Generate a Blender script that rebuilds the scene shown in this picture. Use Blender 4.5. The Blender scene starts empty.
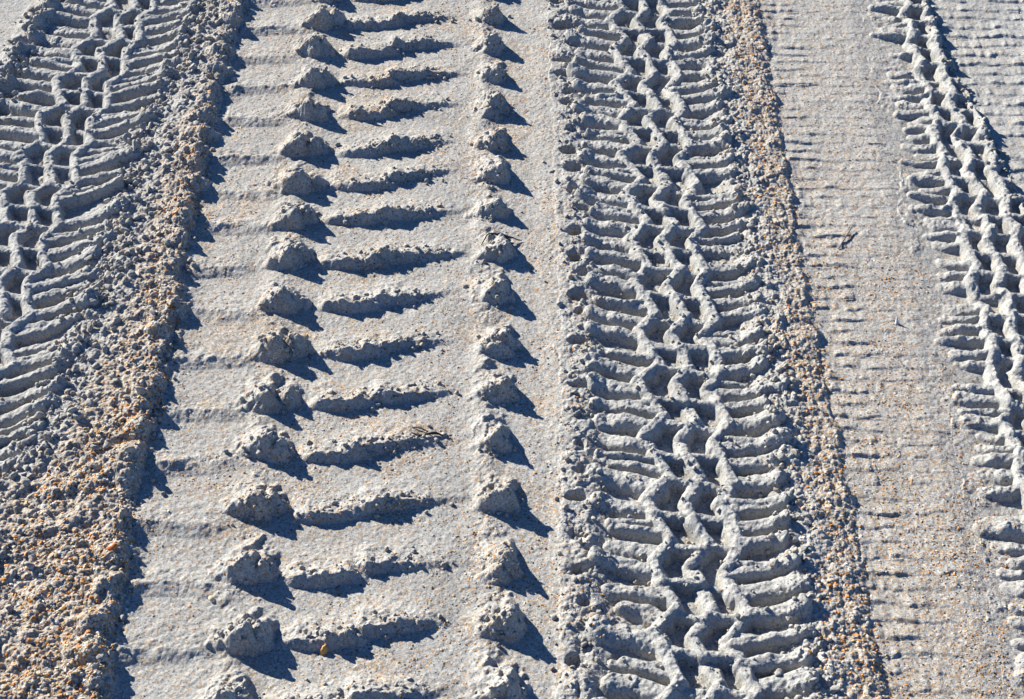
# Tyre tracks pressed into a shelly grey beach, low sun from the far left.
import bpy, math, random
import numpy as np
rng = np.random.default_rng(7)
random.seed(7)
scene = bpy.context.scene
col = scene.collection
R = math.radians

# ---------------------------------------------------------------- camera (tracks run along +Y)
FPX, PITCH, CAM_H = 1727.0, R(40.0), 1.3778
YAW = math.atan((512 - 475) / FPX * math.cos(PITCH))
cd = bpy.data.cameras.new('camera'); cam = bpy.data.objects.new('camera', cd); col.objects.link(cam)
cam.location = (0, 0, CAM_H)
cam.rotation_euler = (math.pi / 2 - PITCH, 0, -YAW)
cd.sensor_width = 36.0; cd.lens = FPX / 1024 * 36.0
cd.clip_start = 0.05; cd.clip_end = 2000
scene.camera = cam

# ---------------------------------------------------------------- light
SUN = np.array([-1.36, 1.30, 0.88]); SUN /= np.linalg.norm(SUN)
EL = math.asin(SUN[2]); AZ = math.atan2(SUN[0], SUN[1])
w = bpy.data.worlds.new('World'); scene.world = w; w.use_nodes = True
nt = w.node_tree; bg = nt.nodes['Background']
sky = nt.nodes.new('ShaderNodeTexSky'); sky.sky_type = 'NISHITA'; sky.sun_disc = False
sky.sun_elevation = EL; sky.sun_rotation = AZ
sky.air_density = 0.75; sky.dust_density = 0.0; sky.ozone_density = 10.0
nt.links.new(sky.outputs[0], bg.inputs[0]); bg.inputs[1].default_value = 0.07
sl = bpy.data.lights.new('sun', 'SUN'); sl.energy = 5.0; sl.angle = R(0.5); sl.color = (1.0, 0.955, 0.88)
so = bpy.data.objects.new('sun', sl); col.objects.link(so)
so.rotation_euler = (math.pi / 2 - EL, 0, math.atan2(SUN[0], -SUN[1]))
vs = scene.view_settings
vs.view_transform = 'Standard'; vs.look = 'None'; vs.gamma = 1.0; vs.use_curve_mapping = False
vs.exposure = 1.38

# ---------------------------------------------------------------- noise on numpy grids
def hsh(ix, iy, seed):
    h = (ix.astype(np.uint32) * np.uint32(374761393) + iy.astype(np.uint32) * np.uint32(668265263)
         + np.uint32((seed * 2246822519) & 0xffffffff))
    h = (h ^ (h >> np.uint32(13))) * np.uint32(1274126177)
    h = (h ^ (h >> np.uint32(15))) * np.uint32(2246822519)
    return ((h ^ (h >> np.uint32(16))) & np.uint32(0xffffff)).astype(np.float32) / np.float32(0xffffff)

def vnoise(X, Y, s, seed):                      # value noise in -1..1, feature size s metres
    x = X / s; y = Y / s
    fx = np.floor(x); fy = np.floor(y)
    ix = fx.astype(np.int64); iy = fy.astype(np.int64)
    u = (x - fx).astype(np.float32); v = (y - fy).astype(np.float32)
    u = u * u * u * (u * (u * 6 - 15) + 10); v = v * v * v * (v * (v * 6 - 15) + 10)
    a = hsh(ix, iy, seed); b = hsh(ix + 1, iy, seed); c = hsh(ix, iy + 1, seed); d = hsh(ix + 1, iy + 1, seed)
    return ((a + (b - a) * u) * (1 - v) + (c + (d - c) * u) * v) * 2 - 1

def fbm(X, Y, s, seed, octv=4, gain=0.5):
    o = 0; a = 1.0; t = 0
    ca, sa = 0.8, 0.6
    for k in range(octv):
        o = o + a * vnoise(X * ca - Y * sa, X * sa + Y * ca, s, seed + k * 17)
        X, Y = X * ca - Y * sa + 3.1, X * sa + Y * ca + 1.7
        t += a; a *= gain; s *= 0.5
    return o / t

def lumps(X, Y, s, seed, fill=0.8):              # height (in units of s) of random pebbly hemispheres
    x = X / s; y = Y / s
    ix = np.floor(x).astype(np.int64); iy = np.floor(y).astype(np.int64)
    out = np.zeros(X.shape, np.float32)
    for dx in (-1, 0, 1):
        for dy in (-1, 0, 1):
            jx = ix + dx; jy = iy + dy
            px = jx + hsh(jx, jy, seed); py = jy + hsh(jx, jy, seed + 5)
            k = hsh(jx, jy, seed + 9)
            r = np.where(k < fill, 0.28 + 0.5 * hsh(jx, jy, seed + 11), 0.01)
            d2 = (x - px) ** 2 + (y - py) ** 2
            out = np.maximum(out, np.sqrt(np.maximum(r * r - d2, 0)) * (0.55 + 0.6 * hsh(jx, jy, seed + 13)))
    return out

def sstep(a, b, x):
    t = np.clip((x - a) / (b - a), 0, 1); return t * t * (3 - 2 * t)

# ---------------------------------------------------------------- ground grid (x across, y along the tracks)
X0, X1 = -1.12, 1.12
DX = 0.00105
xs = np.linspace(X0, X1, int((X1 - X0) / DX) + 1)
ys = [0.93]
while ys[-1] < 2.80:
    ys.append(ys[-1] + 0.00122 * (0.45 + 0.55 * (ys[-1] / 1.1) ** 1.25))
ys = np.array(ys); NX, NY = len(xs), len(ys)
X, Y = np.meshgrid(xs, ys); X = X.astype(np.float64); Y = Y.astype(np.float64)
print('grid', NX, NY)

def pl(pts):                                     # polyline x(y)
    p = sorted((b, a) for a, b in pts); py = np.array([q[0] for q in p]); px = np.array([q[1] for q in p])
    return lambda y: np.interp(y, py, px)

# borders and centre lines, metres on the ground
c_left = pl([(-0.556, 2.8), (-0.576, 2.54), (-0.591, 2.38), (-0.605, 2.23), (-0.617, 2.1), (-0.626, 1.94), (-0.626, 1.77), (-0.636, 1.5), (-0.66, 0.9)])
bank_l = pl([(-0.43, 2.8), (-0.442, 2.54), (-0.455, 2.3), (-0.474, 2.1), (-0.478, 1.9), (-0.484, 1.71), (-0.500, 1.55), (-0.53, 1.43), (-0.64, 1.32), (-0.74, 1.24), (-0.78, 0.9)])
bank_r = pl([(-0.392, 2.8), (-0.395, 2.54), (-0.403, 2.32), (-0.407, 2.1), (-0.404, 1.9), (-0.399, 1.75), (-0.399, 1.5), (-0.402, 1.4), (-0.398, 1.29), (-0.396, 1.18), (-0.389, 1.1), (-0.386, 0.9)])
c_mid = pl([(0.252, 2.8), (0.250, 2.5), (0.245, 2.2), (0.243, 1.9), (0.236, 1.65), (0.228, 1.4), (0.215, 1.1), (0.208, 0.9)])
mb_r = pl([(0.452, 2.8), (0.444, 2.52), (0.431, 2.22), (0.424, 2.0), (0.412, 1.8), (0.409, 1.6), (0.405, 1.42), (0.400, 1.28), (0.391, 1.09), (0.386, 0.9)])
c_right = pl([(0.737, 2.8), (0.722, 2.52), (0.710, 2.36), (0.693, 2.10), (0.684, 1.95), (0.672, 1.77), (0.657, 1.59), (0.650, 1.47), (0.632, 1.2), (0.61, 0.9)])
r_edge = pl([(0.712, 2.8), (0.718, 2.52), (0.719, 2.33), (0.725, 2.18), (0.732, 2.05), (0.738, 1.92), (0.748, 1.7), (0.755, 1.4), (0.76, 0.9)])

# paddle rows: y of each row of mounds
ROW = 0.0908
rows = [2.473 + 3 * ROW, 2.473 + 2 * ROW, 2.473 + ROW, 2.473, 2.384, 2.294, 2.204, 2.109, 2.022, 1.937, 1.842, 1.749, 1.656, 1.564,
        1.474, 1.378, 1.285, 1.196, 1.108, 1.108 - ROW]

# warped coordinates for natural edges
W1x = fbm(X, Y, 0.035, 1, 3); W1y = fbm(X, Y, 0.035, 2, 3)
W2x = fbm(X, Y, 0.010, 3, 2); W2y = fbm(X, Y, 0.010, 4, 2)
XW = X + 0.0060 * W1x + 0.0016 * W2x
YW = Y + 0.0040 * W1y + 0.0016 * W2y
XS = X + 0.0020 * W1x + 0.0013 * W2x            # weaker warp for the tread pattern
YS = Y + 0.0016 * W1y + 0.0013 * W2y

# base profile, row by row
Z = np.empty(X.shape)
CL, BL, BR, CM, MR, CR, RE = (f(ys) for f in (c_left, bank_l, bank_r, c_mid, mb_r, c_right, r_edge))
PIT = -0.0075
for i in range(NY):
    cl, bl, br, cm, mr, cr, re = CL[i], BL[i], BR[i], CM[i], MR[i], CR[i], RE[i]
    bl2 = max(bl, -0.78)
    cut = cl + 0.125
    kx = [-1.2, cl - 0.165, cl - 0.135, cl - 0.115, min(cl + 0.070, bl - 0.035), bl, bl + 0.03, br - 0.045, br - 0.006, br + 0.004, br + 0.03,
          0.06, cm - 0.145, cm - 0.115, cm - 0.092, cm + 0.078, cm + 0.105, cm + 0.13, mr - 0.018, mr + 0.001, mr + 0.02,
          cr - 0.130, cr - 0.080, cr - 0.055, re - 0.010, re + 0.002, re + 0.03, 1.2]
    kz = [0.004, 0.004, 0.008, PIT, PIT, 0.007, 0.0080, 0.0088, 0.0076, 0.001, -0.001,
          0.0, 0.003, 0.002, PIT, PIT, 0.003, 0.0055, 0.0040, 0.000, -0.001,
          0.0, -0.0050, -0.0070, -0.006, -0.003, -0.003, -0.001]
    kx = np.maximum.accumulate(np.array(kx) + np.arange(len(kx)) * 1e-7)
    Z[i] = np.interp(XW[i], kx, kz)

# zone of every grid point
rowv = lambda a: a[:, None]
ZN = np.zeros(X.shape, np.int16)
ZN[XW > rowv(CL) - 0.14] = 1
ZN[(XW > rowv(BL) - 0.012) & (ZN > 0)] = 2
ZN[XW > rowv(BR) + 0.004] = 3
ZN[XW > rowv(CM) - 0.150] = 4
ZN[XW > rowv(CM) + 0.124] = 5
ZN[XW > rowv(MR) + 0.001] = 6
ZN[XW > rowv(CR) - 0.112 + 0.012 * W1y] = 7
ZN[XW > rowv(RE) + 0.001] = 8
ZN[X > 1.02] = 0
TL = X - rowv(CL); TM = X - rowv(CM); TR = X - rowv(CR)

# ---------------------------------------------------------------- features pressed into / heaped on the base
FEAT = np.zeros(X.shape, np.int32)               # id of the part that owns a grid point
FH = np.zeros(X.shape, np.float64)               # added height
FV = np.zeros(X.shape, np.float64)
feats = {}                                       # id -> (zone, part name, y)
def new_feat(zone, name, y):
    k = len(feats) + 1; feats[k] = [zone, name, y]; return k

def window(xa, xb, ya, yb):
    i0, i1 = np.searchsorted(ys, [ya, yb]); j0, j1 = np.searchsorted(xs, [xa, xb])
    return slice(max(i0 - 1, 0), min(i1 + 1, NY)), slice(max(j0 - 1, 0), min(j1 + 1, NX))

def put(sl, val, fid, thr):
    cur = FH[sl]
    # smooth union
    k = 0.0016
    hh = np.clip(0.5 + 0.5 * (val - cur) / k, 0, 1)
    mx = cur * (1 - hh) + val * hh + k * hh * (1 - hh) * (val > 0) * (cur > 0)
    mx = np.maximum(mx, np.maximum(cur, val))
    own = (val > thr) & (val > FV[sl])
    FEAT[sl][own] = fid; FV[sl][own] = val[own]
    FH[sl] = mx

def capsule(p0, p1, w0, w1, h0, h1, fid, px=2.4, pw=0.75, endr=1.0):
    m = max(w0, w1) + 0.008
    sl = window(min(p0[0], p1[0]) - m, max(p0[0], p1[0]) + m, min(p0[1], p1[1]) - m, max(p0[1], p1[1]) + m)
    x = XS[sl] - p0[0]; y = YS[sl] - p0[1]
    if x.size == 0: return
    dx, dy = p1[0] - p0[0], p1[1] - p0[1]; L2 = dx * dx + dy * dy + 1e-12
    t = np.clip((x * dx + y * dy) / L2, 0, 1)
    d = np.hypot(x - dx * t, y - dy * t)
    ww = w0 + (w1 - w0) * t; h = h0 + (h1 - h0) * t
    val = h * np.power(np.clip(1 - np.power(d / ww, px), 0, 1), pw)
    put(sl, val, fid, 0.25 * max(h0, h1))

def J(a): return rng.normal(0, a)

def knobby(zone, cfun, P, phase, zz, amps, bars_l, bars_r, y0, y1, H, WZ, outl, outr, sl_l, sl_r, keep_l=1.0, keep_r=1.0, wb=1.0, broken=0.0, endh=0.72):
    n0 = int(math.floor((phase - y1) / P)); n1 = int(math.ceil((phase - y0) / P))
    fr = [0.0, 0.32, 0.69]; sh = [-0.5, -0.08, 0.5]
    ridge = []
    for k, (tz, A) in enumerate(zip(zz, amps)):
        vs_ = []
        for n in range(n0 - 1, n1 + 2):
            for f_, s_ in zip(fr, sh):
                y = phase - (n + f_ + 0.05 * k) * P + J(0.0025)
                vs_.append((tz + s_ * A + J(0.0018), y))
        ridge.append(vs_)
        fid = new_feat(zone, 'zigzag_ridge', 0)
        for a, b in zip(vs_[:-1], vs_[1:]):
            wa = WZ * (1 + J(0.09)); hb = H * (1 + J(0.07))
            if rng.random() < broken: hb *= 0.45; wa *= 1.25
            capsule((cfun(a[1]) + a[0], a[1]), (cfun(b[1]) + b[0], b[1]), wa, WZ * (1 + J(0.09)), hb, H * (1 + J(0.06)), fid, 3.4, 0.8)
    def rt(k, y):
        v = ridge[k]; yy = np.array([q[1] for q in v])[::-1]; tt = np.array([q[0] for q in v])[::-1]
        return float(np.interp(y, yy, tt))
    for n in range(n0, n1 + 1):
        yb = phase - n * P
        for k in range(len(zz) - 1):
            for f_ in (0.33, 0.81):
                y = yb - (f_ + 0.05 * k) * P + J(0.002)
                if not y0 < y < y1: continue
                fid = new_feat(zone, 'cross_ridge', y)
                ya, yc = y + 0.004, y - 0.005 + J(0.002)
                ta, tc = rt(k, ya), rt(k + 1, yc)
                w_ = 0.0077 * wb * (1 + J(0.14)); h_ = H * (0.96 + J(0.05))
                if rng.random() < broken: h_ *= 0.5
                tm = 0.5 * (ta + tc); ym = 0.5 * (ya + yc)
                capsule((cfun(ya) + ta, ya), (cfun(ym) + tm, ym), w_ * 1.1, w_, h_, h_ * 0.88, fid, 3.4, 0.8)
                capsule((cfun(ym) + tm, ym), (cfun(yc) + tc, yc), w_, w_ * 1.1, h_ * 0.88, h_, fid, 3.4, 0.8)
        for side, bars, out, slope, keep in ((-1, bars_l, outl, sl_l, keep_l), (1, bars_r, outr, sl_r, keep_r)):
            k = 0 if side < 0 else len(zz) - 1
            for f_, wd, ln, dye in bars:
                y = yb - f_ * P + J(0.0022)
                if not y0 < y < y1 or rng.random() > keep: continue
                ta = rt(k, y); te = side * (out * ln + J(0.006)) + (zz[k] if False else 0)
                if (te - ta) * side < 0.015: continue
                fid = new_feat(zone, 'shoulder_ridge', y)
                w_ = wd * wb * (1 + J(0.13)); h_ = H * (0.86 + J(0.07))
                ye = y + slope * abs(te - ta) + dye * P + J(0.0035)
                q = 0.55 + J(0.08); tm = ta + (te - ta) * q; ym = y + (ye - y) * q + J(0.0025)
                hm = h_ * (0.95 + J(0.07)); he = h_ * max(0.12, endh + J(0.22 * endh / 0.72)); hm *= 0.5 + 0.5 * min(1, endh / 0.6)
                capsule((cfun(y) + ta, y), (cfun(ym) + tm, ym), w_, w_ * 1.05, h_, hm, fid, 3.6, 0.8)
                capsule((cfun(ym) + tm, ym), (cfun(ye) + te, ye), w_ * 1.05, w_ * (1.1 + J(0.12)), hm, he, fid, 3.6, 0.8)

BARS_L = [(0.85, 0.0120, 0.98, 0.0), (0.165, 0.0126, 1.0, 0.0), (0.44, 0.0070, 0.86, -0.09), (0.60, 0.0084, 0.95, 0.03)]
BARS_R = [(0.05, 0.0070, 0.92, -0.09), (0.22, 0.0094, 1.0, 0.03), (0.48, 0.0116, 1.0, 0.0), (0.77, 0.0120, 0.97, 0.0)]
# phases: y of a left apex of the left zigzag
knobby(4, c_mid, 0.0985, 1.182, (-0.040, 0.0, 0.038), (0.026, 0.021, 0.018), BARS_L, BARS_R, 0.93, 2.8, 0.0160, 0.0097, 0.103, 0.099, 0.30, 0.10, 0.96, 0.96, broken=0.14)
knobby(1, c_left, 0.0985, 2.481, (-0.040, 0.0, 0.036), (0.025, 0.021, 0.020), BARS_L, BARS_R, 0.93, 2.8, 0.0158, 0.0097, 0.122, 0.110, 0.30, 0.40, 0.97, 0.97, broken=0.10)
BARS_RR = [(0.1, 0.006, 0.9, 0.0), (0.55, 0.006, 0.9, 0.0)]
knobby(7, c_right, 0.0880, 2.118, (-0.040, -0.006, 0.028, 0.060), (0.011, 0.011, 0.010, 0.009),
       [(0.08, 0.0100, 0.84, 0.0), (0.36, 0.0075, 0.90, 0.0), (0.60, 0.0100, 0.80, 0.0), (0.84, 0.0070, 0.92, 0.0)], BARS_RR,
       0.93, 2.8, 0.0150, 0.0098, 0.096, 0.11, 0.08, 0.1, 0.85, 0.9, wb=1.0, broken=0.18, endh=0.3)

# the left tread dies out under the shell bank, the right one is cut by the neighbouring track
fade = 1 - sstep(-0.035, 0.008, XW - rowv(BL))
FH = np.where(XW < rowv(BR), FH * fade, FH)
fr_ = 1 - sstep(-0.006, 0.003, XW - rowv(RE)); m7 = X > 0.5
FH = np.where(m7, FH * fr_, FH)
FV = np.where(FH < 0.0015, 0, FV)
FEAT[FH < 0.0012] = 0
# ragged erosion of the tread: worn patches
wear = sstep(0.15, 0.7, fbm(X, Y, 0.055, 21, 3))
FH *= 1 - 0.38 * wear * ((ZN == 4) | (ZN == 1)) - 0.45 * sstep(0.1, 0.7, fbm(X, Y, 0.03, 22, 3)) * (ZN == 7)
FH *= 1 + 0.07 * vnoise(X, Y, 0.016, 23) + 0.05 * vnoise(X, Y, 0.008, 24)

# paddle track: mounds and short cross ridges, steep towards -Y and +X, sloping gently the other way
LH = np.zeros(X.shape)
def heap(xc, yc, H, wl, wr, wb, wf, fid, pw=1.25):
    sl = window(xc - wl - 0.01, xc + wr + 0.01, yc - wf - 0.01, yc + wb + 0.01)
    x = XW[sl] - xc; y = YW[sl] - yc
    r = np.hypot(x / np.where(x < 0, wl, wr), y / np.where(y > 0, wb, wf))
    fr3 = np.clip(0.5 + (0.75 * x / wr - y / wf) * 1.2, 0, 1)          # 1 on the steep side towards +X and -Y
    r = (np.sqrt((r * (1 + 0.25 * W1y[sl] + 0.28 * W2x[sl])) ** 2 + 0.035) - 0.187) / 0.83
    v = H * np.clip(1 - r, 0, 1) ** (pw * (1 - fr3) + 1.0 * fr3)
    own = (v > 0.16 * H) & (v > FV[sl]); FEAT[sl][own] = fid; FV[sl][own] = v[own]
    LH[sl] = np.maximum(LH[sl], v)
def dune(p0, p1, h0, h1, wb, wf, fid, taper=0.014, bow=0.0):
    sl = window(p0[0] - 0.02, p1[0] + 0.02, min(p0[1], p1[1]) - wf - 0.01, max(p0[1], p1[1]) + wb + 0.012)
    x = XW[sl]; y = YW[sl]
    t = np.clip((x - p0[0]) / (p1[0] - p0[0]), 0, 1)
    n = y - (p0[1] + (p1[1] - p0[1]) * t) - 0.0050 * W1y[sl] - 0.0020 * W2y[sl] + 0.004 * (1 - (2 * t - 1) ** 2) * bow
    e = np.clip(np.minimum(x - p0[0] + taper, p1[0] + taper - x) / taper, 0, 1)
    h = (h0 + (h1 - h0) * t) * (e ** 0.9) * (1 + 0.32 * W1x[sl] + 0.35 * W2x[sl])
    v = h * np.where(n > 0, np.clip(1 - n / wb, 0, 1) ** 2.3, np.clip(1 + n / wf, 0, 1) ** 0.9)
    own = (v > 0.25 * max(h0, h1)) & (v > FV[sl]); FEAT[sl][own] = fid; FV[sl][own] = v[own]
    LH[sl] = np.maximum(LH[sl], v)
lobes = []
for yr in rows:
    near = (2.5 - yr) / 1.4                       # the rows nearest the camera stand a little taller
    f = new_feat(3, 'sand_mound', yr)
    heap(-0.262 + J(0.004), yr - 0.021 + J(0.004), 0.0262 + 0.002 * near + J(0.0018), 0.052, 0.0160, 0.060, 0.0125, f, 2.0)
    heap(-0.246 + J(0.004), yr - 0.017 + J(0.004), 0.022 + J(0.002), 0.025, 0.0180, 0.040, 0.0115, f, 1.8)
    f = new_feat(3, 'sand_mound', yr)
    heap(0.017 + J(0.003), yr - 0.010 + J(0.003), 0.0245 + 0.002 * near + J(0.0018), 0.044, 0.0145, 0.056, 0.0125, f, 2.0)
    if rng.random() < 0.25:
        heap(0.009 + J(0.004), yr - 0.026 + J(0.003), 0.015 + J(0.002), 0.026, 0.016, 0.024, 0.011, f, 1.5)
    f = new_feat(3, 'sand_ridge', yr)
    dune((-0.206 + J(0.004), yr - 0.022 + J(0.003)), (-0.150 + J(0.003), yr - 0.019 + J(0.002)), 0.0100 + J(0.0015), 0.0125 + J(0.0015), 0.065, 0.0080, f, 0.02, 1.0)
    f = new_feat(3, 'sand_ridge', yr)
    dune((-0.138 + J(0.003), yr - 0.012 + J(0.003)), (-0.048 + J(0.006), yr + 0.004 + J(0.004)), 0.0145 + J(0.002), 0.0018 + J(0.0012), 0.065, 0.0085, f, 0.018, J(0.7))
    # soft ripple on the strip between bank and mounds
    dune((-0.385, yr - 0.030 + J(0.004)), (-0.300 + J(0.01), yr - 0.030 + J(0.004)), 0.0050 + J(0.001), 0.0035, 0.075, 0.018, 0, 0.02, J(0.6))
    lobes.append(yr)
FEAT[(FEAT == 0)] = 0
# lobes along the bank's steep side
for yr in lobes:
    for q in (0, 0.5):
        y_ = yr - 0.03 + q * ROW + J(0.008)
        heap(float(bank_r(y_)) - 0.006 + J(0.004), y_, 0.0108 + J(0.003), 0.03, 0.014 + J(0.005), 0.022, 0.018, 0, 0.9)
FEAT[(ZN == 2) | (ZN == 5) | (ZN == 0)] = 0

# fine transverse lines of the two smooth tracks
def lines(period, seed):
    y_ = Y + 0.0020 * vnoise(X, Y, 0.05, seed) + 0.03 * X
    ph = y_ / period + 0.15 * vnoise(X, Y * 0 + np.floor(y_ / period) * 9.1, 0.02, seed + 3)
    fr2 = ph - np.floor(ph)
    amp = 0.6 + 0.5 * vnoise(X + np.floor(ph) * 0.00731, np.floor(ph) * 7.7, 0.020, seed + 1) + 0.5 * vnoise(X + np.floor(ph) * 0.00413, np.floor(ph) * 5.3, 0.007, seed + 2)
    return np.where(fr2 < 0.18, fr2 / 0.18, (1 - fr2) / 0.82) * np.clip(amp, 0, 1.3)
l6 = lines(ROW / 4, 31)
m6 = (1 - sstep(0.015, 0.075, XW - rowv(MR) + 0.02 * W1x)) * sstep(-0.004, 0.006, XW - rowv(MR)) + 0.35 * sstep(-0.17, -0.11, TR)
Z += 0.0029 * l6 * np.clip(m6 + 0.42, 0, 1) * sstep(-0.002, 0.006, XW - rowv(MR)) * (1 - sstep(-0.165, -0.085, TR + 0.012 * W1y))
l8 = lines(0.0285, 41)
Z += np.where((ZN == 8), 0.0034 * l8 * sstep(0.0, 0.012, XW - rowv(RE)), 0)

# crumbling: pebbly clods on edges, banks, heaps and worn places
CR_ = np.zeros(X.shape)
patchn = sstep(-0.2, 0.4, fbm(X, Y, 0.035, 25, 3))
edge = lambda d, a, b: np.exp(-((d - a) / b) ** 2)
CR_ += 0.8 * edge(TL, -0.135, 0.022) * (X < -0.4) + 0.45 * edge(TM, -0.126, 0.016) + 0.9 * edge(TM, 0.108, 0.018) + 0.75 * sstep(0.098, 0.118, TL + 0.01 * W1y) * (1 - sstep(-0.03, 0.0, XW - rowv(BL))) * (X < -0.42)
CR_ += 1.0 * sstep(-0.055, -0.012, XW - rowv(BL)) * (1 - sstep(-0.004, 0.018, XW - rowv(BR)))
CR_ += 0.9 * sstep(0.112, 0.13, TM) * (1 - sstep(-0.005, 0.004, XW - rowv(MR)))
CR_ += 0.5 * edge(XW - rowv(RE), -0.012, 0.012)
LHn = np.clip(LH / 0.02, 0, 1)
CR_ += 1.0 * np.clip(LHn * 1.6, 0, 1) * (ZN == 3)
CR_ += (0.55 * edge(X, -0.004, 0.020) + 0.45 * edge(X, -0.272, 0.025) + 0.30 * edge(X, 0.085, 0.02)) * (0.4 + 0.6 * patchn) * (ZN == 3)
CR_ += 0.45 * wear * ((ZN == 4) | (ZN == 1)) + 0.35 * (ZN == 7) * patchn + 0.25 * sstep(0.5, 0.8, np.abs(TM) / 0.11) * (ZN == 4) + 0.25 * sstep(0.5, 0.8, np.abs(TL) / 0.11) * (ZN == 1)
CR_ = np.clip(CR_, 0, 1.1)
big = lumps(XW, YW, 0.0150, 51, 0.42) * 0.0150
medl = lumps(X, Y, 0.0075, 61, 0.7) * 0.0075
sml = lumps(X, Y, 0.0042, 71, 0.75) * 0.0042
patch = sstep(-0.35, 0.25, fbm(X, Y, 0.03, 81, 3))
heapz = (ZN == 3)
Z += FH + LH
Z += (0.0045 * edge(XW, -0.006, 0.016) + 0.0030 * edge(XW, -0.272, 0.02)) * (0.6 + 0.8 * W1x) * (ZN == 3)
big *= 0.55 + 0.75 * np.abs(W2x) + 0.4 * W2y; medl *= 0.6 + 0.7 * np.abs(vnoise(X, Y, 0.0035, 64))
billow = np.abs(vnoise(XW, YW, 0.019, 83)) + 0.55 * np.abs(vnoise(XW + 0.3, YW, 0.0095, 84)) + 0.35 * np.abs(vnoise(X, Y, 0.0048, 85))
bankz = (ZN == 2) | (ZN == 5)
Z += CR_ * np.where(heapz, 0.24 * medl + 0.55 * sml + 0.0034 * (billow - 0.5), np.where(bankz, 0.30 * big * patch + 0.30 * medl + 0.5 * sml + 0.0030 * billow, 0.42 * big * patch + 0.34 * medl + 0.5 * sml + 0.0036 * billow))
Z += CR_ * (0.0035 + 0.0022 * ((ZN == 2) & (Y < 1.5))) * fbm(X, Y, 0.028, 82, 3)
Z += (1 - np.clip(CR_, 0, 1)) * (0.045 * medl * patch + 0.04 * sml)
Z += 0.0016 * fbm(X, Y, 0.09, 91, 3) + 0.0006 * fbm(X, Y, 0.012, 92, 3) + (0.00045 + 0.0005 * np.clip(FH / 0.008, 0, 1)) * fbm(X, Y, 0.0036, 93, 2) - (0.0004 + 0.0009 * np.clip(FH / 0.008, 0, 1)) * lumps(X, Y, 0.006, 96, 0.45)
# scalloped holes along the outer edges of the treads
def hole(x, y, rx, ry, dpt):
    sl = window(x - 2 * rx, x + 2 * rx, y - 2 * ry, y + 2 * ry)
    d = ((XW[sl] - x) / rx) ** 2 + ((YW[sl] - y) / ry) ** 2
    Z[sl] -= dpt * np.exp(-d * d)
y = 0.94
while y < 2.79:
    hole(float(c_mid(y)) - 0.126 + J(0.005), y + J(0.006), 0.0095 * rng.uniform(0.6, 1.5), 0.008 * rng.uniform(0.6, 1.4), 0.004 + abs(J(0.008)))
    hole(float(c_left(y)) - 0.128 + J(0.008), y + 0.01, 0.016, 0.012, 0.012 + abs(J(0.002)))
    y += 0.049 + J(0.003)
# settle the tiniest spikes
K = Z.copy(); K[1:-1, 1:-1] = (Z[1:-1, 1:-1] * 4 + Z[:-2, 1:-1] + Z[2:, 1:-1] + Z[1:-1, :-2] + Z[1:-1, 2:]) / 8
Z = K
# the outermost rim comes down to the level of the plain sand
rim = np.minimum(np.minimum(sstep(X0, X0 + 0.05, X), 1 - sstep(X1 - 0.05, X1, X)), np.minimum(sstep(0.93, 0.96, Y), 1 - sstep(2.75, 2.80, Y)))
Z = Z * rim

# how much shell grit lies in the sand
SH = np.full(X.shape, 0.11)
SH += 0.58 * np.where(ZN == 2, sstep(0.0, 0.035, XW - rowv(BL)), 0) * (0.4 + 0.6 * sstep(2.35, 2.0, Y)) + 0.45 * (ZN == 5) * sstep(0.125, 0.15, TM)
SH += (0.27 * sstep(2.7, 1.0, Y) + 0.06) * sstep(0.0, 0.004, XW - rowv(MR)) * (1 - sstep(-0.15, -0.07, TR + 0.02 * W1y))
SH += np.where(ZN == 3, 0.06 + 0.45 * sstep(0.0, 0.7, fbm(X, Y, 0.06, 101, 3)), 0)
SH += np.where(ZN == 8, -0.06, 0)
SH -= 0.20 * np.clip(FH / 0.01, 0, 1)
SH += 0.10 * fbm(X, Y, 0.05, 102, 3)
SH = np.clip(SH, 0.0, 1)

# ---------------------------------------------------------------- materials
def nodes(name):
    m = bpy.data.materials.new(name); m.use_nodes = True
    return m, m.node_tree, m.node_tree.nodes['Principled BSDF']
def N(t, kind, **kw):
    n = t.nodes.new(kind)
    for k, v in kw.items(): setattr(n, k, v)
    return n
def ramp(t, stops, interp='LINEAR'):
    n = N(t, 'ShaderNodeValToRGB'); cr = n.color_ramp; cr.interpolation = interp
    while len(cr.elements) < len(stops): cr.elements.new(0.5)
    for e, (p, c) in zip(cr.elements, stops): e.position = p; e.color = (*c, 1)
    return n
def mixrgb(t, fac, a, b, mode='MIX'):
    n = N(t, 'ShaderNodeMix', data_type='RGBA', blend_type=mode)
    for sock, v in ((n.inputs[0], fac), (n.inputs[6], a), (n.inputs[7], b)):
        if isinstance(v, (int, float)): sock.default_value = v
        elif isinstance(v, tuple): sock.default_value = (*v, 1)
        else: t.links.new(v, sock)
    return n.outputs[2]
GRIT = [(0.0, (0.39, 0.35, 0.28)), (0.16, (0.24, 0.20, 0.15)), (0.30, (0.43, 0.39, 0.32)), (0.40, (0.34, 0.185, 0.075)), (0.47, (0.30, 0.205, 0.11)),
        (0.66, (0.09, 0.075, 0.06)), (0.75, (0.45, 0.43, 0.39)), (0.84, (0.33, 0.195, 0.09)), (0.89, (0.20, 0.17, 0.14))]
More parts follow.
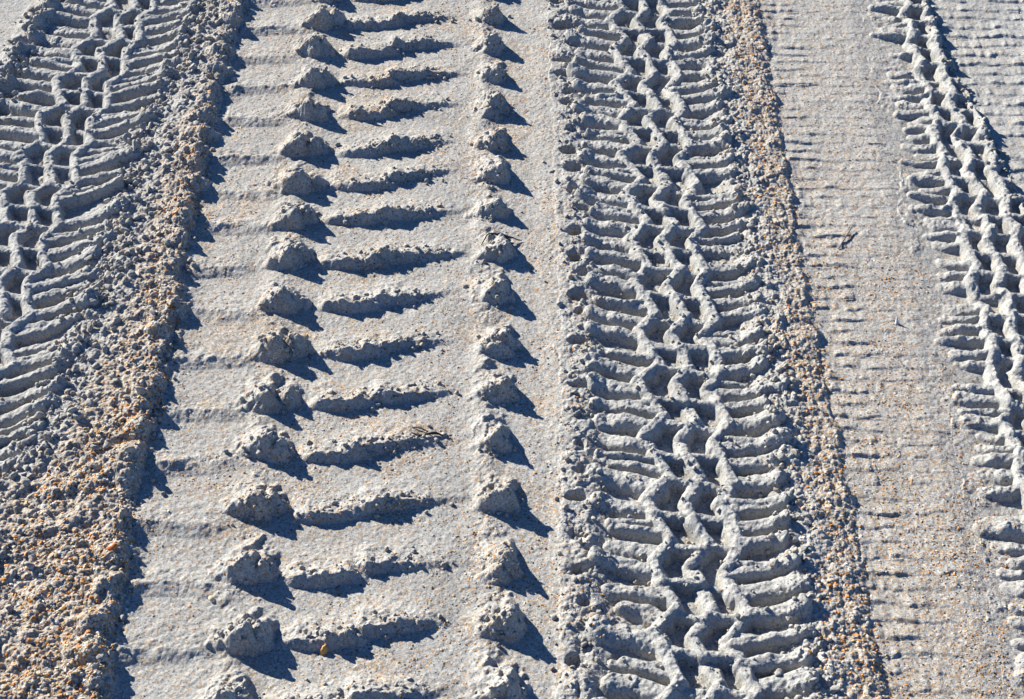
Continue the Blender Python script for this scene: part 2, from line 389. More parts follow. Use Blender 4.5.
def sand_material():
    m, t, b = nodes('sand')
    L = t.links.new
    pos = N(t, 'ShaderNodeNewGeometry').outputs['Position']
    at = N(t, 'ShaderNodeAttribute', attribute_name='shell').outputs['Fac']
    n1 = N(t, 'ShaderNodeTexNoise'); n1.inputs['Scale'].default_value = 14; n1.inputs['Detail'].default_value = 5; L(pos, n1.inputs['Vector'])
    n2 = N(t, 'ShaderNodeTexNoise'); n2.inputs['Scale'].default_value = 420; n2.inputs['Detail'].default_value = 3; L(pos, n2.inputs['Vector'])
    base = ramp(t, [(0.3, (0.266, 0.263, 0.242)), (0.7, (0.324, 0.319, 0.292))]); L(n1.outputs[0], base.inputs[0])
    grain = ramp(t, [(0.28, (0.50, 0.50, 0.51)), (0.46, (0.96, 0.96, 0.96)), (0.72, (1.22, 1.21, 1.18))]); L(n2.outputs[0], grain.inputs[0])
    c = mixrgb(t, 1.0, base.outputs[0], grain.outputs[0], 'MULTIPLY')
    for sc, lo, wdt, w_ in ((380, 0.0, 0.95, 0.85), (640, 0.05, 1.0, 0.75)):
        v = N(t, 'ShaderNodeTexVoronoi'); v.inputs['Scale'].default_value = sc; L(pos, v.inputs['Vector'])
        sep = N(t, 'ShaderNodeSeparateColor'); L(v.outputs['Color'], sep.inputs[0])
        g = ramp(t, GRIT, 'CONSTANT'); L(sep.outputs[0], g.inputs[0])
        # a cell is a grain of shell where its random number lies under the local share
        sub = N(t, 'ShaderNodeMath', operation='LESS_THAN'); L(sep.outputs[1], sub.inputs[0])
        mul = N(t, 'ShaderNodeMath', operation='MULTIPLY_ADD'); L(at, mul.inputs[0]); mul.inputs[1].default_value = wdt * 0.8; mul.inputs[2].default_value = lo
        L(mul.outputs[0], sub.inputs[1])
        f_ = N(t, 'ShaderNodeMath', operation='MULTIPLY'); L(sub.outputs[0], f_.inputs[0]); f_.inputs[1].default_value = w_
        c = mixrgb(t, f_.outputs[0], c, g.outputs[0])
    L(c, b.inputs['Base Color'])
    b.inputs['Roughness'].default_value = 0.9
    b.inputs['Specular IOR Level'].default_value = 0.15
    n3 = N(t, 'ShaderNodeTexNoise'); n3.inputs['Scale'].default_value = 700; n3.inputs['Detail'].default_value = 3; L(pos, n3.inputs['Vector'])
    bp = N(t, 'ShaderNodeBump'); bp.inputs['Strength'].default_value = 0.55; bp.inputs['Distance'].default_value = 0.0012
    L(n3.outputs[0], bp.inputs['Height']); L(bp.outputs[0], b.inputs['Normal'])
    return m
SAND = sand_material()

def plain_material(name, colour, rough=0.55, spec=0.35, var=0.3, scale=300):
    m, t, b = nodes(name); L = t.links.new
    pos = N(t, 'ShaderNodeNewGeometry').outputs['Position']
    n = N(t, 'ShaderNodeTexNoise'); n.inputs['Scale'].default_value = scale; n.inputs['Detail'].default_value = 4; L(pos, n.inputs['Vector'])
    d = tuple(c * (1 - var) for c in colour); l = tuple(min(1, c * (1 + var)) for c in colour)
    r = ramp(t, [(0.3, d), (0.7, l)]); L(n.outputs[0], r.inputs[0]); L(r.outputs[0], b.inputs['Base Color'])
    b.inputs['Roughness'].default_value = rough; b.inputs['Specular IOR Level'].default_value = spec
    bp = N(t, 'ShaderNodeBump'); bp.inputs['Strength'].default_value = 0.4; bp.inputs['Distance'].default_value = 0.0006
    L(n.outputs[0], bp.inputs['Height']); L(bp.outputs[0], b.inputs['Normal'])
    return m
# shell kinds: colour word -> base colour
KINDS = [('cream', (0.47, 0.40, 0.29), .21), ('tan', (0.44, 0.29, 0.13), .27), ('orange', (0.50, 0.20, 0.040), .24), ('white', (0.52, 0.505, 0.47), .06),
         ('grey', (0.29, 0.285, 0.27), .10), ('brown', (0.17, 0.085, 0.035), .14), ('dark grey', (0.07, 0.065, 0.06), .13)]
SHELL_M = [plain_material('shell_' + k.replace(' ', '_'), c, 0.6, 0.2) for k, c, _ in KINDS]

# ---------------------------------------------------------------- mesh helpers
def mesh_np(name, V, F, mats, fmat=None, smooth=False, shell=None):
    me = bpy.data.meshes.new(name)
    F = np.asarray(F, np.int32); n = F.shape[1]
    me.vertices.add(len(V)); me.vertices.foreach_set('co', np.asarray(V, np.float32).ravel())
    me.loops.add(F.size); me.loops.foreach_set('vertex_index', F.ravel())
    me.polygons.add(len(F)); me.polygons.foreach_set('loop_start', np.arange(0, F.size, n, dtype=np.int32))
    for m in mats: me.materials.append(m)
    if fmat is not None: me.polygons.foreach_set('material_index', np.asarray(fmat, np.int32))
    me.update(calc_edges=True)
    me.polygons.foreach_set('use_smooth', np.full(len(F), smooth))
    if shell is not None:
        a = me.attributes.new('shell', 'FLOAT', 'POINT'); a.data.foreach_set('value', np.asarray(shell, np.float32))
    return me
def link(name, me, loc=(0, 0, 0), parent=None, **props):
    o = bpy.data.objects.new(name, me); col.objects.link(o); o.location = loc
    if parent: o.parent = parent
    for k, v in props.items(): o[k] = v
    return o

# ---------------------------------------------------------------- cut the ground sheet into its objects
PTS = np.stack([X, Y, Z], -1).reshape(-1, 3); SHF = SH.ravel()
idx = (np.arange(NY)[:, None] * NX + np.arange(NX)[None, :]).astype(np.int32)
quads = np.stack([idx[:-1, :-1], idx[:-1, 1:], idx[1:, 1:], idx[1:, :-1]], -1).reshape(-1, 4)
zface = ZN[:-1, :-1].ravel().astype(np.int32); fface = FEAT[:-1, :-1].ravel()
fz = np.array([0] + [feats[k][0] for k in sorted(feats)])
fface = np.where(fz[fface] == zface, fface, 0)
# no more than 100 of one part on one track: the farthest of them share one mesh
cx_far = {}
for z_ in (1, 3, 4, 7):
    for nm in ('zigzag_ridge', 'shoulder_ridge', 'cross_ridge', 'sand_mound', 'sand_ridge'):
        ids = [k for k in feats if feats[k][0] == z_ and feats[k][1] == nm]
        have = set(np.unique(fface))
        ids = [k for k in ids if k in have]
        def seen(k):                              # rows in the picture first, the nearest of them first
            y_ = feats[k][2]; return (0 if 1.08 < y_ < 2.56 else 1, y_)
        ids.sort(key=seen)
        for k in ids[96:]: cx_far.setdefault((z_, nm), []).append(k)
mapto = np.arange(len(feats) + 1)
for (z_, nm), ks in cx_far.items():
    for k in ks: mapto[k] = ks[0]
    feats[ks[0]].append('stuff')
fface = mapto[fface]
# a part is one connected piece: crumbs of it cut off elsewhere go back to the track itself
def largest_piece(ids):
    fr_i, fr_j = np.divmod(ids, NX - 1)
    br_ = np.flatnonzero((np.diff(fr_i) != 0) | (np.diff(fr_j) != 1)) + 1
    st = np.concatenate([[0], br_]); en = np.concatenate([br_, [len(ids)]])
    par = list(range(len(st)))
    def find(a):
        while par[a] != a: par[a] = par[par[a]]; a = par[a]
        return a
    R_ = fr_i[st].tolist(); A = fr_j[st].tolist(); B = fr_j[en - 1].tolist(); prev = []; cur = []; row = None
    for q in range(len(st)):
        if R_[q] != row:
            prev = cur if row is not None and R_[q] == row + 1 else []; cur = []; row = R_[q]
        for p_ in prev:
            if A[p_] <= B[q] and B[p_] >= A[q]: par[find(p_)] = find(q)
        cur.append(q)
    root = np.array([find(q) for q in range(len(st))]); ln = en - st
    tot = np.bincount(root, ln, len(st)); keep = root == tot.argmax()
    out = np.zeros(len(ids), bool)
    for q in np.flatnonzero(~keep): out[st[q]:en[q]] = True
    return ids[out]
od_ = np.argsort(fface, kind='stable'); uu_, s0_ = np.unique(fface[od_], return_index=True); e0_ = np.append(s0_[1:], len(od_))
stuff_ids = {ks[0] for ks in cx_far.values()}
for u_, a_, b_ in zip(uu_, s0_, e0_):
    if u_ > 0 and int(u_) not in stuff_ids: fface[largest_piece(od_[a_:b_])] = 0
key = zface * 100000 + fface
order = np.argsort(key, kind='stable'); ks, starts = np.unique(key[order], return_index=True)
ends = np.append(starts[1:], len(order))
remap = np.zeros(len(PTS), np.int32)
def patch_arrays(fsel):
    q = quads[fsel]; u = np.unique(q); remap[u] = np.arange(len(u)); return u, remap[q]
TRACKS = {1: ('tyre_track', (-0.63, 1.75, 0), 'deep knobby tyre track with zigzag ridges, left of the broad shell bank', 'tyre track'),
          2: ('shell_bank', (-0.45, 1.75, 0), 'broad raised bank of crushed tan and orange shell with a steep shaded edge', 'shell bank'),
          3: ('tyre_track', (-0.15, 1.75, 0), 'smooth wide tyre track crossed by rows of sand mounds and short ridges', 'tyre track'),
          4: ('tyre_track', (0.24, 1.75, 0), 'deep knobby tyre track with zigzag ridges between the mound rows and the narrow shell bank', 'tyre track'),
          5: ('shell_bank', (0.39, 1.75, 0), 'narrow low bank of crushed shell beside the middle zigzag track', 'shell bank'),
          6: ('tyre_track', (0.50, 1.75, 0), 'shallow shell-speckled tyre track with faint fine cross lines', 'tyre track'),
          7: ('tyre_track', (0.68, 1.75, 0), 'pale shallower knobby tyre track with small square pits, near the right edge', 'tyre track'),
          8: ('tyre_track', (0.90, 1.75, 0), 'smooth grey finely dashed tyre track in the upper right corner', 'tyre track')}
roots = {}
for k, a, b_ in zip(ks, starts, ends):
    z_, f_ = divmod(int(k), 100000)
    u, q = patch_arrays(order[a:b_])
    V = PTS[u]; S = SHF[u]
    if z_ == 0:
        # plain sand around, out to the horizon, in the same sheet
        gx = np.concatenate([-np.geomspace(300, 1.2, 40), [X0], np.linspace(X0, X1, 30)[1:-1], [X1], np.geomspace(1.2, 300, 40)])
        gy = np.concatenate([-np.geomspace(300, 0.02, 40), [0.3, 0.6, 0.93], np.linspace(0.93, 2.8, 26)[1:-1], [2.8], np.geomspace(2.9, 600, 44)])
        gy[gy < 0.9][:] = gy[gy < 0.9]
        GX, GY = np.meshgrid(gx, gy)
        rr = np.hypot(np.maximum(np.abs(GX) - X1, 0), np.maximum(np.maximum(0.93 - GY, GY - 2.8), 0))
        GZ = sstep(0.05, 1.5, rr) * (0.012 * fbm(GX, GY, 0.7, 201, 3) + np.minimum(rr, 40) * 0.004 * fbm(GX, GY, 9.0, 202, 3))
        gi = (np.arange(len(gy))[:, None] * len(gx) + np.arange(len(gx))[None, :])
        Q = np.stack([gi[:-1, :-1], gi[:-1, 1:], gi[1:, 1:], gi[1:, :-1]], -1).reshape(-1, 4)
        cxm = 0.25 * GX.ravel()[Q].sum(1); cym = 0.25 * GY.ravel()[Q].sum(1)
        keep = ~((cxm > X0) & (cxm < X1) & (cym > 0.93) & (cym < 2.8))
        Q = Q[keep]; uu = np.unique(Q); rm = np.zeros(GX.size, np.int64); rm[uu] = np.arange(len(uu))
        GV = np.stack([GX.ravel()[uu], GY.ravel()[uu], GZ.ravel()[uu]], -1)
        q = np.vstack([q, rm[Q] + len(V)]); V = np.vstack([V, GV]); S = np.concatenate([S, np.full(len(GV), 0.25)])
        link('sand_ground', mesh_np('sand_ground', V, q, [SAND], None, False, S), kind='structure')
        continue
    name, loc, label, cat = TRACKS[z_]
    V = V - np.array(loc)
    if f_ == 0:
        o = link(name, mesh_np(name, V, q, [SAND], None, False, S), loc, None, label=label, category=cat)
        if cat == 'tyre track': o['group'] = 'tyre tracks pressed into the sand'
        else: o['group'] = 'banks of crushed shell between the tracks'
        roots[z_] = o
    else:
        if len(q) < 6: 
            pass
        o = link(feats[f_][1], mesh_np(feats[f_][1], V, q, [SAND], None, False, S), (0, 0, 0), roots[z_])
        if len(feats[f_]) > 3: o['kind'] = 'stuff'

# ---------------------------------------------------------------- loose shell chips and clods of sand
def sample(x, y):
    j = np.clip((x - X0) / (X1 - X0) * (NX - 1), 0, NX - 1.001); i = np.interp(y, ys, np.arange(NY)); i = np.clip(i, 0, NY - 1.001)
    i0 = i.astype(int); j0 = j.astype(int); a = i - i0; b = j - j0
    z = (Z[i0, j0] * (1 - a) * (1 - b) + Z[i0 + 1, j0] * a * (1 - b) + Z[i0, j0 + 1] * (1 - a) * b + Z[i0 + 1, j0 + 1] * a * b)
    i1 = np.clip(i0, 3, NY - 5); j1 = np.clip(j0, 3, NX - 5)
    nx = -(Z[i1, j1 + 3] - Z[i1, j1 - 3]) / (xs[j1 + 3] - xs[j1 - 3]); ny = -(Z[i1 + 3, j1] - Z[i1 - 3, j1]) / (ys[i1 + 3] - ys[i1 - 3])
    n = np.stack([nx, ny, np.ones_like(nx)], -1); n /= np.linalg.norm(n, axis=1)[:, None]
    return z, n, ZN[i0, j0], CR_[i0, j0]

def chip_templates():                            # broken bits of shell: bent uneven plates, all with the same counts
    out = []
    for k in range(14):
        m = 6
        ang = np.sort(np.linspace(0, 2 * np.pi, m, endpoint=False) + rng.uniform(-0.35, 0.35, m))
        rad = rng.uniform(0.6, 1.05, m); el = rng.uniform(0.55, 1.0)
        x = np.cos(ang) * rad; y_ = np.sin(ang) * rad * el
        bend = rng.uniform(0.1, 0.45); th = rng.uniform(0.10, 0.28)
        z = -bend * (x ** 2) * 0.7 - 0.1 * y_ * rng.uniform(-1, 1)
        top = np.stack([x * 0.86, y_ * 0.86, z + th], -1); bot = np.stack([x, y_, z - th * 0.5], -1)
        c = np.array([[rng.uniform(-.15, .15), rng.uniform(-.15, .15), bend * 0.35 + th * 1.25]]); cb = np.array([[0, 0, bend * 0.1 - th * 0.5]])
        V = np.vstack([top, bot, c, cb]); F = []
        for i in range(m):
            j = (i + 1) % m
            F += [(i, j, 2 * m), (j, i, m + i), (j, m + i, m + j), (m + j, m + i, 2 * m + 1)]
        out.append((V, np.array(F)))
    return out
def ico(sub):
    import bmesh
    bm = bmesh.new(); bmesh.ops.create_icosphere(bm, subdivisions=sub, radius=1)
    V = np.array([v.co[:] for v in bm.verts]); F = np.array([[v.index for v in f.verts] for f in bm.faces]); bm.free(); return V, F
def clod_templates(sub, n, rough):
    V0, F0 = ico(sub); out = []
    for k in range(n):
        d = np.ones(len(V0))
        for q in range(7):
            a = rng.normal(size=3); a /= np.linalg.norm(a); d += rough * rng.uniform(-1, 1) * np.tanh(3 * (V0 @ a - rng.uniform(-.4, .4)))
        d += rng.normal(0, rough * (0.45 if sub < 2 else 0.22), len(V0))
        V = V0 * np.clip(d, 0.5, 1.6)[:, None]
        for q in range(9):                        # broken flat faces
            a = rng.normal(size=3); a /= np.linalg.norm(a); c_ = rng.uniform(0.42, 0.85)
            V = V - np.maximum(V @ a - c_, 0)[:, None] * a * 0.9
        V = V * rng.uniform(0.75, 1.25, 3)
        out.append((V, F0))
    return out
CHIPS = chip_templates(); CL0 = clod_templates(1, 12, 0.22); CL1 = clod_templates(2, 12, 0.24); CL2 = clod_templates(3, 14, 0.24)

def frames(n, spin, tilt):
    m = len(n)
    nn = n + rng.normal(0, 1, (m, 3)) * tilt[:, None]; nn /= np.linalg.norm(nn, axis=1)[:, None]
    a = np.stack([np.cos(spin), np.sin(spin), np.zeros(m)], -1); a -= nn * (a * nn).sum(1)[:, None]; a /= np.linalg.norm(a, axis=1)[:, None]
    b = np.cross(nn, a); return np.stack([a, b, nn], -1)     # columns
def scatter_mesh(name, templ, P, Fr, S, mats, midx, smooth=False, shell=None):
    ti = rng.integers(0, len(templ), len(P)); nv = len(templ[0][0]); F0 = templ[0][1]
    T = np.stack([q[0] for q in templ])[ti]; FT = np.stack([q[1] for q in templ])[ti]
    V = np.einsum('mij,mvj->mvi', Fr, T * S[:, None, None]) + P[:, None, :]
    F = FT + (np.arange(len(P)) * nv)[:, None, None]
    sh = None if shell is None else np.full(len(P) * nv, shell)
    return mesh_np(name, V.reshape(-1, 3), F.reshape(-1, 3), mats, np.repeat(midx, F0.shape[0]), smooth, sh)

def project(x, y, z):
    fw = np.array([math.sin(YAW) * math.cos(PITCH), math.cos(YAW) * math.cos(PITCH), -math.sin(PITCH)])
    r = np.array([math.cos(YAW), -math.sin(YAW), 0]); u = np.cross(r, fw)
    q = np.stack([x, y, z - CAM_H], -1); d = q @ fw
    return 512 + FPX * (q @ r) / d, 349.5 - FPX * (q @ u) / d, d

# chips: density by place
def pick(n, xa, xb, ya=0.94, yb=2.79):
    return rng.uniform(xa, xb, n), ya + (yb - ya) * rng.random(n) ** 1.25
cx, cy, cs = [], [], []
def scat(n, xa, xb, fdens, smin, smax, skew=2.0):
    x, y_ = pick(n, xa, xb); k = rng.random(n) < fdens(x, y_); x, y_ = x[k], y_[k]
    s = smin + (smax - smin) * rng.random(len(x)) ** skew
    cx.append(x); cy.append(y_); cs.append(s)
wob = lambda x, y_: 0.012 * vnoise(x, y_, 0.03, 301)
scat(60000, -0.80, -0.38, lambda x, y_: sstep(0.018, 0.055, x + wob(x, y_) - bank_l(y_)) * (1 - sstep(-0.002, 0.018, x - bank_r(y_))) * np.clip(0.72 + 0.8 * vnoise(x, y_, 0.045, 302), 0.05, 1) * (0.35 + 0.65 * sstep(2.35, 2.0, y_)) * (0.42 + 0.58 * np.exp(-((x + 0.445) / 0.065) ** 4)), 0.0014, 0.0042, 1.7)
scat(22000, 0.30, 0.47, lambda x, y_: sstep(0.100, 0.138, x + wob(x, y_) - c_mid(y_)) * (1 - sstep(-0.004, 0.012, x - mb_r(y_))) * np.clip(0.7 + 0.5 * vnoise(x, y_, 0.04, 303), 0, 1), 0.0011, 0.0036, 1.9)
scat(44000, 0.38, 0.66, lambda x, y_: sstep(-0.002, 0.0, x - mb_r(y_)) * (1 - sstep(-0.10, -0.05, x - c_right(y_))) * (0.25 + 0.55 * sstep(2.4, 1.1, y_)) * np.clip(0.6 + 0.8 * vnoise(x, y_, 0.05, 304), 0, 1), 0.0007, 0.0025, 2.2)
scat(40000, -0.40, 0.13, lambda x, y_: sstep(0.0, 0.01, x - bank_r(y_)) * np.clip(0.27 + 0.65 * vnoise(x, y_, 0.055, 305) + 0.25 * np.exp(-((x - 0.09) / 0.03) ** 2), 0.03, 1), 0.0006, 0.0026, 2.3)
scat(5000, 0.08, 0.36, lambda x, y_: np.clip(0.12 + 0.5 * vnoise(x, y_, 0.05, 306), 0.02, 1), 0.0007, 0.0022, 2.4)
scat(4000, -0.85, -0.48, lambda x, y_: np.clip(0.12 + 0.4 * vnoise(x, y_, 0.05, 307), 0.02, 1), 0.0007, 0.0022, 2.4)
scat(5000, 0.60, 1.05, lambda x, y_: np.clip(0.12 + 0.3 * vnoise(x, y_, 0.05, 308), 0.02, 1), 0.0006, 0.0018, 2.4)
cx = np.concatenate(cx); cy = np.concatenate(cy); cs = np.concatenate(cs)
cz, cn, czone, _ = sample(cx, cy)
prob = np.array([k[2] for k in KINDS]); ck = rng.choice(len(KINDS), len(cx), p=prob / prob.sum())
Fr = frames(cn, rng.uniform(0, 2 * np.pi, len(cx)), np.full(len(cx), 0.38))
P = np.stack([cx, cy, cz], -1) + cn * (cs * -0.02)[:, None]
px, py, dd = project(cx, cy, cz)
inview = (px > 4) & (px < 1020) & (py > 4) & (py < 695)
rank = np.where(inview, cs / dd, 0); top = np.argsort(-rank)[:290]
rest = np.ones(len(cx), bool); rest[top] = False
link('shell_litter', scatter_mesh('shell_litter', CHIPS, P[rest], Fr[rest], cs[rest], SHELL_M, ck[rest]), kind='stuff')
PLACE = {0: ('on the bare sand', 'bare sand'), 1: ('in the left zigzag track', 'left zigzag track'), 2: ('among the crushed shell of the broad left bank', 'broad shell bank'),
         3: ('on the track with the sand mounds', 'mound track'), 4: ('in the middle zigzag track', 'middle zigzag track'), 5: ('among the crushed shell of the narrow bank', 'narrow shell bank'),
         6: ('on the shell-speckled shallow track', 'speckled track'), 7: ('in the pale right-hand knobby track', 'pale knobby track'), 8: ('on the dashed track', 'dashed track')}
chip_me = {}
for i in top:
    k = int(ck[i]); ti = int(rng.integers(0, len(CHIPS)))
    if (k, ti) not in chip_me:
        chip_me[(k, ti)] = mesh_np('shell_fragment', CHIPS[ti][0], CHIPS[ti][1], [SHELL_M[k]])
    o = link('shell_fragment', chip_me[(k, ti)], tuple(P[i]))
    o.rotation_mode = 'QUATERNION'
    from mathutils import Matrix
    o.rotation_quaternion = Matrix([list(r_) for r_ in Fr[i]]).to_quaternion()
    o.scale = (cs[i],) * 3
    z_ = int(czone[i])
    o['label'] = 'small %s shell chip lying %s' % (KINDS[k][0], PLACE[z_][0]); o['category'] = 'shell'
    o['group'] = '%s shell chips on the %s' % (KINDS[k][0], PLACE[z_][1])

# clods of sand broken off the edges
kx, ky, ks_ = [], [], []
def clods(n, xfun, spread, smin, smax, skew=2.2, dens=None):
    y_ = 0.94 + 1.85 * rng.random(n) ** 1.2; x = xfun(y_) + rng.normal(0, spread, n)
    if dens is not None: k = rng.random(n) < dens(x, y_); x, y_ = x[k], y_[k]
    kx.append(x); ky.append(y_); ks_.append(smin + (smax - smin) * rng.random(len(x)) ** skew)
clods(600, lambda y_: c_left(y_) + 0.118, 0.016, 0.0012, 0.0056, 2.6)
clods(1700, lambda y_: bank_l(y_) - 0.012, 0.020, 0.0012, 0.0068, 2.8)
clods(900, lambda y_: np.where(y_ < 1.45, -0.60, bank_l(y_) + 0.02), 0.07, 0.0010, 0.0062, 2.4, lambda x, y_: 1.0 * (x > bank_l(y_)) * (x < bank_r(y_) - 0.01))
clods(650, lambda y_: bank_r(y_) - 0.004, 0.010, 0.0010, 0.0052, 3.0)
clods(750, lambda y_: c_mid(y_) - 0.120, 0.018, 0.0010, 0.0042, 2.8)
clods(1000, lambda y_: c_mid(y_) + 0.102, 0.014, 0.0012, 0.0058, 2.8)
clods(1300, lambda y_: c_left(y_) - 0.135, 0.018, 0.0012, 0.0060)
clods(800, lambda y_: r_edge(y_) - 0.004, 0.006, 0.0010, 0.0042)
clods(1500, lambda y_: c_mid(y_), 0.05, 0.0008, 0.0034)
clods(900, lambda y_: c_left(y_), 0.05, 0.0008, 0.0034)
for yr in rows:
    for xm, ym, sp in ((-0.262, yr - 0.016, 0.016), (0.008, yr - 0.010, 0.013), (-0.16, yr - 0.012, 0.03), (-0.09, yr, 0.022)):
        m = 34
        kx.append(xm + rng.normal(0, sp, m)); ky.append(ym + rng.normal(0, 0.009, m)); ks_.append(0.0008 + 0.0034 * rng.random(m) ** 2.4)
kx = np.concatenate(kx); ky = np.concatenate(ky); ks_ = np.concatenate(ks_)
ok = (ky > 0.95) & (ky < 2.78) & (kx > -1.05) & (kx < 1.05); kx, ky, ks_ = kx[ok], ky[ok], ks_[ok]
kz, kn, kzone, _ = sample(kx, ky)
Fk = frames(kn, rng.uniform(0, 2 * np.pi, len(kx)), np.full(len(kx), 0.5))
Pk = np.stack([kx, ky, kz], -1) + kn * (ks_ * 0.25)[:, None]
px, py, dd = project(kx, ky, kz)
inview = (px > 4) & (px < 1020) & (py > 4) & (py < 695)
rank = np.where(inview, ks_ / dd, 0); top = np.argsort(-rank)[:200]
rest = np.ones(len(kx), bool); rest[top] = False
sm = rest & (ks_ < 0.0026); bg_ = rest & (ks_ >= 0.0026)
link('sand_crumbs', scatter_mesh('sand_crumbs', CL0, Pk[sm], Fk[sm], ks_[sm], [SAND], np.zeros(sm.sum(), int), True, 0.2), kind='stuff')
link('sand_crumbs', scatter_mesh('sand_crumbs', CL1, Pk[bg_], Fk[bg_], ks_[bg_], [SAND], np.zeros(bg_.sum(), int), True, 0.2), kind='stuff')
clod_me = [mesh_np('sand_clod', t_[0], t_[1], [SAND], None, True, np.full(len(t_[0]), 0.2)) for t_ in CL2]
PLACE_C = {0: 'on the bare sand', 1: 'on the crumbling edge of the left zigzag track', 2: 'on the broad left shell bank', 3: 'on the track with the sand mounds',
           4: 'on the crumbling edge of the middle zigzag track', 5: 'on the narrow shell bank', 6: 'on the shell-speckled track', 7: 'on the edge of the pale knobby track', 8: 'below the edge of the pale knobby track'}
for i in top:
    o = link('sand_clod', clod_me[int(rng.integers(0, len(clod_me)))], tuple(Pk[i]))
    o.rotation_euler = tuple(rng.uniform(0, 6.28, 3)); o.scale = (ks_[i],) * 3
    z_ = int(kzone[i])
    o['label'] = 'small grey lump of sand ' + PLACE_C[z_]; o['category'] = 'sand clod'; o['group'] = 'sand lumps ' + PLACE_C[z_]

# ---------------------------------------------------------------- single finds: twigs, weed, a few striking shells
def ground(pxl, pyl):                            # ground point (level z = 0) under a picture position, used once to read off coordinates
    fw = np.array([math.sin(YAW) * math.cos(PITCH), math.cos(YAW) * math.cos(PITCH), -math.sin(PITCH)])
    r = np.array([math.cos(YAW), -math.sin(YAW), 0]); u = np.cross(r, fw)
    d = fw + r * (pxl - 512) / FPX - u * (pyl - 349.5) / FPX; t_ = -CAM_H / d[2]; return d[0] * t_, d[1] * t_
def tube_mesh(name, pts, rad, mat, sides=7):
    P_ = np.array(pts, float); n = len(P_); T = np.gradient(P_, axis=0); T /= np.linalg.norm(T, axis=1)[:, None]
    V, F = [], []
    for i in range(n):
        a = np.cross(T[i], (0, 0, 1.0)); a /= np.linalg.norm(a) + 1e-9; b = np.cross(a, T[i])
        for k in range(sides):
            th = 2 * math.pi * k / sides; r_ = rad[i] * (1 + 0.18 * math.sin(3 * th + i * 1.7)); V.append(P_[i] + r_ * (math.cos(th) * a + math.sin(th) * b))
    for i in range(n - 1):
        for k in range(sides):
            k2 = (k + 1) % sides; F.append((i * sides + k, i * sides + k2, (i + 1) * sides + k2, (i + 1) * sides + k))
    V += [P_[0] - T[0] * rad[0] * 0.5, P_[-1] + T[-1] * rad[-1] * 0.5]
    for k in range(sides):
        k2 = (k + 1) % sides; c0 = n * sides
        F += [(k2, k, c0, c0), ((n - 1) * sides + k, (n - 1) * sides + k2, c0 + 1, c0 + 1)]
    me = bpy.data.meshes.new(name); me.from_pydata([tuple(v) for v in V], [], [tuple(dict.fromkeys(f)) for f in F]); me.materials.append(mat)
    me.polygons.foreach_set('use_smooth', [True] * len(me.polygons)); me.update(); return me
def top_of(x, y_):
    return float(sample(np.array([x]), np.array([y_]))[0][0])
def strand(name, pts, rads, lift, mat, parent=None, origin=None, **props):
    pts = np.array(pts); t0 = np.linspace(0, 1, len(pts)); t1 = np.linspace(0, 1, 15)
    x = np.interp(t1, t0, pts[:, 0]); y_ = np.interp(t1, t0, pts[:, 1]); zz = np.array([top_of(a, b) for a, b in zip(x, y_)])
    zz = np.convolve(np.pad(zz, 3, 'edge'), np.ones(7) / 7, 'valid') + np.interp(t1, np.linspace(0, 1, len(lift)), lift)
    rd = np.interp(t1, np.linspace(0, 1, len(rads)), rads)
    c = np.array([x[0], y_[0], zz[0]]) if origin is None else origin
    return link(name, tube_mesh(name, np.stack([x, y_, zz], -1) - c, rd, mat), tuple(c) if parent is None else (0, 0, 0), parent, **props), c
WEED = plain_material('dry_seaweed', (0.022, 0.017, 0.013), 0.6, 0.3, 0.4, 500)
BARK = plain_material('driftwood', (0.17, 0.14, 0.115), 0.8, 0.2, 0.35, 400)
tw, c0 = strand('twig', [(0.465, 1.842), (0.476, 1.861), (0.490, 1.886)], [0.0006, 0.0010, 0.0008], [0.001, 0.002, 0.004], BARK,
       label='short grey twig leaning up from the speckled shallow track', category='twig')
gx_, gy_ = 0.0, 1.861
s1, c0 = strand('seaweed', [(-0.0105, 1.852), (-0.002, 1.866), (0.012, 1.864), (0.030, 1.868), (0.044, 1.866)], [0.0006, 0.0011, 0.0014, 0.0011, 0.0005], [0.001, 0.005, 0.004, 0.003, 0.002], WEED,
       label='black curled strand of dry seaweed across a mound of the right mound row', category='seaweed')
strand('branch', [(0.010, 1.864), (0.024, 1.857), (0.034, 1.860)], [0.0013, 0.0012, 0.0006], [0.004, 0.004, 0.002], WEED, s1, c0)
s2, c0 = strand('seaweed', [(-0.094, 1.487), (-0.083, 1.480), (-0.076, 1.482), (-0.066, 1.486), (-0.056, 1.484)], [0.0007, 0.0014, 0.0011, 0.0019, 0.0006], [0.001, 0.002, 0.003, 0.003, 0.001], WEED,
       label='black forked strand of dry seaweed at the tapering end of a short sand ridge', category='seaweed')
strand('branch', [(-0.093, 1.497), (-0.082, 1.493), (-0.074, 1.487)], [0.0006, 0.0010, 0.0009], [0.001, 0.003, 0.003], WEED, s2, c0)

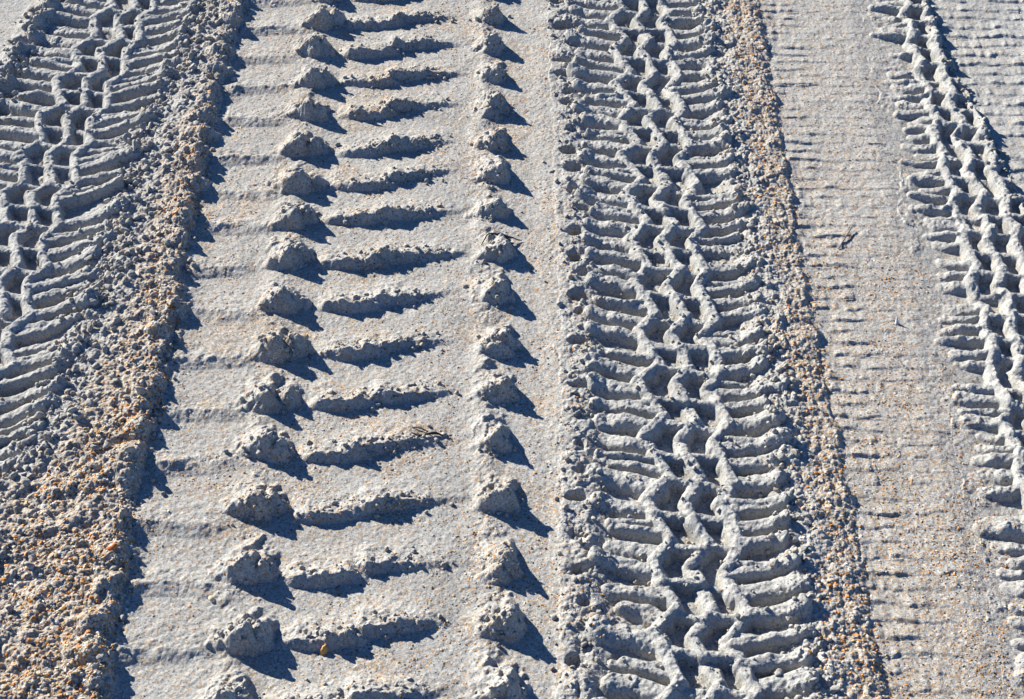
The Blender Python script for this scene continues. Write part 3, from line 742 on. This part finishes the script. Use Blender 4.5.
def shell_find(x, y_, size, mat, label, ti, tilt=0.2, squash=1.0, rise=0.6):
    z_, n_, _, _ = sample(np.array([x]), np.array([y_]))
    V0, F0 = CL1[ti % len(CL1)] if squash < 0 else (None, None)
    import bmesh
    bm = bmesh.new(); bmesh.ops.create_uvsphere(bm, u_segments=28, v_segments=18, radius=1)
    for v in bm.verts:
        a = math.atan2(v.co.y, v.co.x); rad_ = math.hypot(v.co.x, v.co.y)
        v.co *= 1 + 0.05 * math.cos(9 * a) * rad_ + 0.04 * math.sin(3 * a + 1.3 * ti) * rad_
        v.co.x *= 1.15; v.co.y *= 0.85; v.co.z = v.co.z * (0.62 if v.co.z > 0 else 0.2) + 0.12 * v.co.x
    me = bpy.data.meshes.new('shell_fragment'); bm.to_mesh(me); bm.free(); me.materials.append(mat)
    me.polygons.foreach_set('use_smooth', [True] * len(me.polygons))
    o = link('shell_fragment', me, (x, y_, float(z_[0]) + size * rise * 0.4), None, label=label, category='shell')
    o.scale = (size,) * 3; o.rotation_euler = (tilt, -tilt, 0.4 + ti)
    return o
ORANGE = plain_material('bright_orange_shell', (0.62, 0.155, 0.022), 0.42, 0.45, 0.2, 350)
OCHRE = plain_material('ochre_shell', (0.58, 0.30, 0.07), 0.5, 0.4, 0.2, 350)
YELLOW = plain_material('pale_yellow_shell', (0.66, 0.56, 0.33), 0.5, 0.4, 0.2, 350)
x_, y_ = ground(115, 560); shell_find(x_, y_, 0.0054, ORANGE, 'bright orange rounded shell near the lower end of the broad shell bank', 0)
x_, y_ = ground(324, 651); shell_find(x_, y_, 0.0056, OCHRE, 'ochre shell chip stuck in the nearest short sand ridge', 1, 0.9)
x_, y_ = ground(212, 600); shell_find(x_, y_, 0.0038, YELLOW, 'pale yellow pebble-like shell at the foot of a left-row sand mound', 2)
x_, y_ = ground(500, 503); shell_find(x_, y_, 0.0036, YELLOW, 'pale yellow shell stuck in the left flank of a right-row sand mound', 3)
x_, y_ = ground(897, 324)
shell_cone = [(x_, y_), (x_ - 0.0008, y_ + 0.003)]
strand('shell_fragment', [(x_, y_), (x_ - 0.0012, y_ + 0.002)], [0.0030, 0.0004], [0.000, 0.010], SHELL_M[3], label='white pointed shell standing up from the speckled shallow track', category='shell')
print('objects', len(bpy.data.objects))
